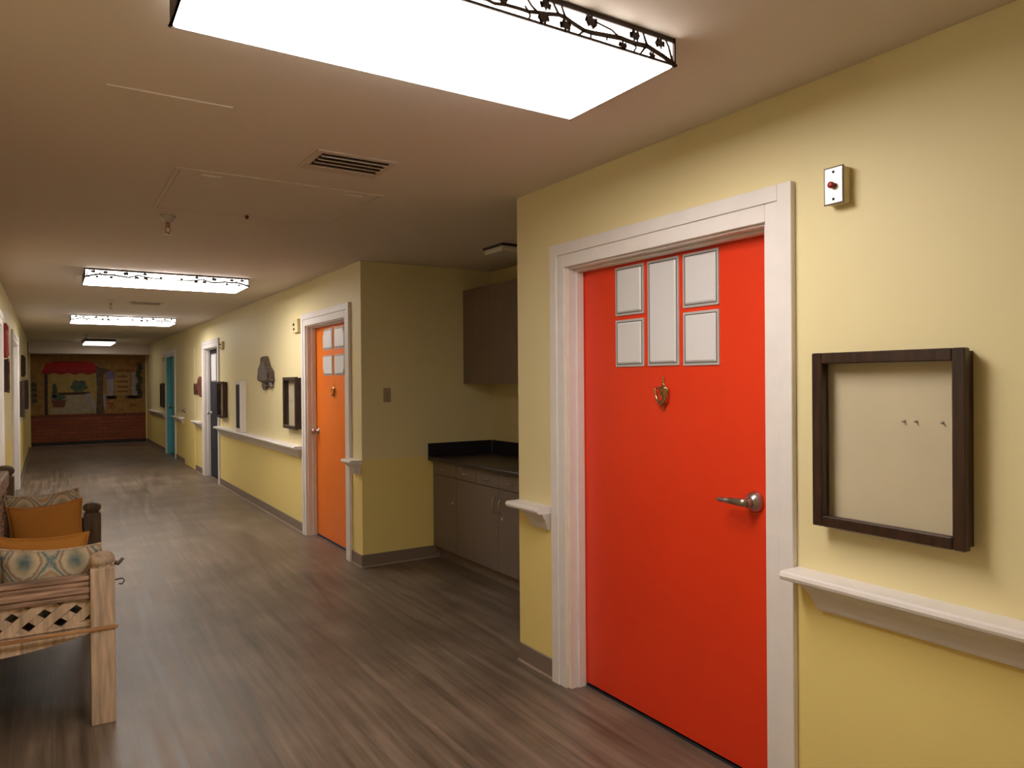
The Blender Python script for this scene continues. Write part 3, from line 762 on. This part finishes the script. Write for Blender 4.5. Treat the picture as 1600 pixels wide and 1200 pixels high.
def lattice(y, x0, x1, z0, z1):
    """two layers of crossing diagonal slats, clipped to the opening, between thin border strips"""
    m = MB()
    def clip_slat(cx, ang, ya, yb, w=.039):
        d = Vector((math.cos(ang), math.sin(ang))); n = Vector((-d.y, d.x))
        c = Vector((cx, (z0+z1)/2)); poly = [c+d*1+n*w/2, c-d*1+n*w/2, c-d*1-n*w/2, c+d*1-n*w/2]
        for (nx, nz, lim) in ((1, 0, x1), (-1, 0, -x0), (0, 1, z1), (0, -1, -z0)):
            out = []
            for i in range(len(poly)):
                a, b = poly[i], poly[(i+1) % len(poly)]
                fa, fb = a.x*nx+a.y*nz-lim, b.x*nx+b.y*nz-lim
                if fa <= 0: out.append(a)
                if (fa < 0) != (fb < 0): out.append(a+(b-a)*(fa/(fa-fb)))
            poly = out
            if len(poly) < 3: return
        m.prism([tuple(p) for p in poly], 1, ya, yb)
    st = .1145
    k = -3
    while k < 5:
        cx = -.180+k*st
        clip_slat(cx, math.radians(38.9), y-.012, y-.002); clip_slat(cx+.042, math.radians(141.1), y, y+.010); k += 1
    return m
def end_panel(y, out, mrail, mlat):
    x0, x1 = BXB+PW, -PW
    # stacked, reeded arm rail
    r = MB()
    r.box(x0, x1, y-.020, y+.020, .550, .645, .003, 1)
    for (za, zb_, d) in ((.628, .650, .030), (.606, .622, .026), (.574, .600, .030), (.548, .568, .027)): r.box(x0, x1, y-d, y+d, za, zb_, .006, 2)
    obj('arm_rail', r, mrail, bench)
    obj('lattice_panel', lattice(y, x0, x1, .428, .548), mlat, bench)
    s = MB(); s.box(x0, x1, y-.022, y+.022, .428, .437, .002, 1)
    s.prism([(x0, .437), (x1, .437), (x1, .455), (x1-.05, .444), (x1-.10, .440), (x0+.1, .440), (x0, .455)], 1, y-.008, y+.008)
    obj('lattice_sill', s, mlat, bench)
    # honey coloured ledge strip that laps round the post
    a, b = (y-PW-.012, y-PW) if out < 0 else (y+PW, y+PW+.012)
    l = MB(); l.box(x0-.09, PW+.010, a, b, .413, .428, .003, 1)
    obj('ledge_strip', l, M['woodorange'], bench)
    # scalloped apron
    top = [(x0, .426), (x1, .426)]; low = []
    for i in range(17):
        u = i/16; x = x1+(x0-x1)*u
        low.append((x, .394-.046*math.sin(u*PI/2)))
    ap = MB(); ap.prism(top[:1]+[top[1]]+low, 1, y-.014, y+.014)
    obj('apron', ap, mlat, bench)
end_panel(0, -1, M['woodrail'], M['woodpale']); end_panel(LB, 1, M['wooddark'], M['wooddark'])
sp = MB(); sp.box(BXB+.01, -.012, PW+.002, LB-PW-.002, .395, .420, .003, 1); obj('seat', sp, M['wooddark'], bench)
fr = MB(); fr.box(-.014, .014, PW, LB-PW, .17, .428, .006, 2); fr.box(.014, .024, PW, LB-PW, .410, .428, .003, 1); obj('front_rail', fr, M['woodpale'], bench)  # unseen front rail, made deep to shade the floor under the bench
bk = MB(); bk.box(BXB-.014, BXB+.014, PW, LB-PW, .12, .44, .004, 1); obj('back_rail', bk, M['wooddark'], bench)  # likewise deepened to darken the space below the seat
tr = MB(); tr.box(BXB-.026, BXB+.026, PW, LB-PW, .885, .975, .012, 3); obj('top_rail', tr, M['woodrail'], bench)
for k in range(9):
    y = PW+.06+k*(LB-2*PW-.12)/8
    obj('back_slat', MB().lathe([(.012, 0), (.018, .03), (.012, .06), (.016, .20), (.012, .38), (.018, .42), (.012, .445)], (BXB, y, .44), 2, 12), M['woodrail'], bench)
sc = MB(); sc.tube([(PW, -.01, .690), (PW+.020, -.012, .682), (PW+.034, -.012, .694), (PW+.044, -.012, .706), (PW+.052, -.012, .700)], [.013, .012, .010, .008, .004], 10)
sc.bm.transform(Matrix.Translation((PW, 0, .69)) @ Matrix.Diagonal((.72, 1, .8, 1)) @ Matrix.Translation((-PW, 0, -.69)))
obj('carved_scroll', sc, M['wooddark'], bench)
ir = MB(); ir.tube([(PW, -.012, .612), (PW+.03, -.012, .616), (PW+.038, -.012, .604), (PW+.030, -.012, .590), (PW+.016, -.012, .594)], .0028, 8)
obj('iron_hook', ir, M['iron'], bench)

def pillow(name, cx, cy, zb, w, h, t, lean, roll, m, label, pip=None, yaw=0):
    """plump square cushion with pinched corners, base edge at zb"""
    n = 26; b = bmesh.new(); g = {}
    rnd = random.Random(int(cx*1000+cy*100))
    for s in (1, -1):
        for i in range(n+1):
            for j in range(n+1):
                u, v = -1+2*i/n, -1+2*j/n
                edge = abs(u) == 1 or abs(v) == 1 or i in (0, n) or j in (0, n)
                if s == -1 and edge: g[(s, i, j)] = g[(1, i, j)]; continue
                pin = 1-.085*(u*u*(1-v*v)*1.0)-.0
                x = u*(1-.10*(1-v*v)*abs(u)**3)*w/2; z = v*(1-.12*(1-u*u)*abs(v)**3)*h/2
                th = ((1-abs(u)**2.6)*(1-abs(v)**2.6))**.55*t/2
                th *= 1+.07*math.sin(3*u+2*v+cx*9)*math.cos(2.5*v-u)
                g[(s, i, j)] = b.verts.new((x, s*th if not edge else 0, z))
    for s in (1, -1):
        for i in range(n):
            for j in range(n):
                vs = [g[(s, i, j)], g[(s, i+1, j)], g[(s, i+1, j+1)], g[(s, i, j+1)]]
                f = b.faces.new(vs if s < 0 else vs[::-1]); f.smooth = True
    bmesh.ops.recalc_face_normals(b, faces=b.faces)
    me = bpy.data.meshes.new(name); b.to_mesh(me); b.free(); me.materials.append(m)
    o = bpy.data.objects.new(name, me); C.objects.link(o)
    o.location = (cx, cy, zb+h/2*math.cos(math.radians(lean))); o.rotation_euler = Euler((math.radians(lean), math.radians(roll), yaw))
    tag(o, label, 'cushion', 'cushions on the carved bench')
    if pip:
        pts = []
        for i in range(n+1): pts.append((i, 0))
        for j in range(1, n+1): pts.append((n, j))
        for i in range(n-1, -1, -1): pts.append((i, n))
        for j in range(n-1, -1, -1): pts.append((0, j))
        def co(i, j):
            u, v = -1+2*i/n, -1+2*j/n
            return (u*(1-.10*(1-v*v)*abs(u)**3)*w/2, 0, v*(1-.12*(1-u*u)*abs(v)**3)*h/2)
        p = obj('piping', MB().tube([co(*q) for q in pts], .0045, 8), pip, o, None) if False else None
        mb = MB().tube([co(*q) for q in pts], .0045, 8)
        me2 = bpy.data.meshes.new('piping'); mb.bm.to_mesh(me2); mb.bm.free(); me2.materials.append(pip)
        q = bpy.data.objects.new('piping', me2); C.objects.link(q); q.parent = o
    return o
pillow('cushion', -.005, 3.805, .421, .385, .345, .13, 4, 3.0, M['ogee'], 'ogee patterned cushion right behind the near lattice end of the bench', M['woodpale'])
pillow('cushion', -.040, 3.955, .421, .37, .375, .13, 4, 3.0, M['mustard'], 'mustard orange cushion behind the near patterned cushion', M['mustard'])
pillow('cushion', -.010, 4.90, .421, .365, .385, .14, -6, -3.5, M['mustard'], 'mustard orange cushion in front of the far patterned cushion', M['mustard'])
pillow('cushion', -.025, 5.06, .421, .37, .43, .13, -6, -3.0, M['ogee'], 'ogee patterned cushion against the far end of the bench', M['woodpale'])

# ------------------------------------------------------------------ mural on the far wall
def mu(X, Y): return (-.445+X*.002036, 2.395-Y*.00232)
mroot = thing('painted_mural', (.86, YE, 0), 'painted market scene mural with red awning and brick base on the far wall', 'mural')
lay = [0]
def mpiece(name, polys, m):
    lay[0] += 1
    mb = MB(); y1 = YE-.0008*lay[0]-.002
    for p in polys: mb.prism([mu(*q) for q in p], 1, y1, YE-.0005)
    return obj(name, mb, M[m], mroot)
def R(a, b, c, d): return [(a, c), (b, c), (b, d), (a, d)]
def blob(cx, cy, rx, ry, k=5, amp=.15, n=28): return [(cx+rx*(1+amp*math.sin(k*t))*math.cos(t), cy+ry*(1+amp*math.cos((k+1)*t))*math.sin(t)) for t in [i*2*PI/n for i in range(n)]]
mpiece('backdrop', [R(45, 1235, 90, 1000)], 'm_ochre')
mpiece('opening', [R(205, 705, 280, 700)], 'm_gold')
mpiece('brick_base', [R(45, 1235, 735, 1000)], 'brickpaint')
mpiece('brick_cap', [R(45, 1235, 712, 738)], 'm_cap')
mpiece('table_cloth', [[(330, 500), (620, 480), (690, 560), (700, 700), (230, 705), (240, 650), (330, 640)]], 'm_cloth')
mpiece('plant_dome', [blob(525, 420, 85, 60)], 'm_green')
mpiece('basket', [[(300, 485), (640, 478), (625, 505), (330, 510)]], 'm_dark')
mpiece('plant_pot', [[(245, 560), (395, 560), (375, 635), (265, 635)]], 'm_pot')
mpiece('potted_plant', [blob(320, 535, 75, 28, 7, .2), [(250, 530), (262, 390), (285, 390), (310, 440), (300, 530)]], 'm_green')
mpiece('drapery', [[(590, 500), (640, 490), (700, 640), (690, 690), (650, 650), (600, 590)], [(740, 560), (800, 500), (800, 670), (740, 670)]], 'm_lav')
mpiece('awning', [[(200, 180), (300, 160), (600, 160), (690, 180), (718, 275), (155, 280)]], 'm_red')
mpiece('awning_valance', [[(155, 255), (718, 250), (718, 275)]+[(718-563*i/24, 280+(16 if (i // 3) % 2 else 4)) for i in range(1, 24)]+[(155, 288)]], 'm_redlo')
mpiece('post', [R(180, 212, 288, 712)], 'm_dark')
mpiece('tree_trunk', [[(700, 200), (760, 230), (870, 250), (780, 300), (770, 480), (790, 712), (700, 712), (712, 480)]], 'm_trunk')
mpiece('column', [R(815, 888, 275, 530)], 'm_lav'); mpiece('column', [R(1085, 1145, 275, 530)], 'm_lav')
mpiece('column_cap', [R(812, 890, 268, 345)], 'm_violet')
mpiece('sign_board', [R(905, 1060, 280, 520)], 'm_sign')
mpiece('sign_stripe', [R(925, 1040, y, y+18) for y in (310, 365, 420, 470)]+[R(905, 1110, 250, 264)], 'm_signline')
mpiece('vine', [blob(1165+12*math.sin(k*1.7), 190+k*38, 30, 28, 5, .25, 16) for k in range(10)]+[blob(1100+k*30, 540, 30, 18, 4, .2, 14) for k in range(-2, 2)]+[blob(850+k*26, 540, 26, 18, 4, .2, 14) for k in range(-1, 3)]+[blob(80, 400+k*55, 30, 24, 5, .25, 16) for k in range(4)], 'm_vine')
mpiece('flowers', [blob(x, y, 20, 13, 5, .2, 14) for x, y in ((835, 605), (870, 612), (850, 640), (1080, 630), (1110, 625), (1140, 180))], 'm_flower')

# ------------------------------------------------------------------ world, camera, view
w = bpy.data.worlds.new('World'); S.world = w; w.use_nodes = True
w.node_tree.nodes['Background'].inputs[0].default_value = (0, 0, 0, 1)
w.node_tree.nodes['Background'].inputs[1].default_value = 0

f, yaw, pitch, roll, h = 1138.07, .56683, -.00455, -.00759, 1.4771
fw = Vector((math.sin(yaw), math.cos(yaw), 0)); r = Vector((math.cos(yaw), -math.sin(yaw), 0)); u = Vector((0, 0, 1))
fw, u = fw*math.cos(pitch)+u*math.sin(pitch), u*math.cos(pitch)-fw*math.sin(pitch)
r, u = r*math.cos(roll)+u*math.sin(roll), u*math.cos(roll)-r*math.sin(roll)
cam = bpy.data.cameras.new('Camera'); cam.sensor_fit = 'HORIZONTAL'; cam.sensor_width = 36; cam.lens = f/1600*36; cam.clip_start = .02
co = bpy.data.objects.new('Camera', cam); C.objects.link(co)
co.matrix_world = Matrix((( r.x, u.x, -fw.x, 0), (r.y, u.y, -fw.y, 0), (r.z, u.z, -fw.z, h), (0, 0, 0, 1)))
S.camera = co
S.view_settings.view_transform = 'Standard'; S.view_settings.look = 'None'; S.view_settings.gamma = 1
S.view_settings.exposure = 0.16; S.view_settings.use_curve_mapping = False
for o in bpy.data.objects:
    if '_local' in o: del o['_local']
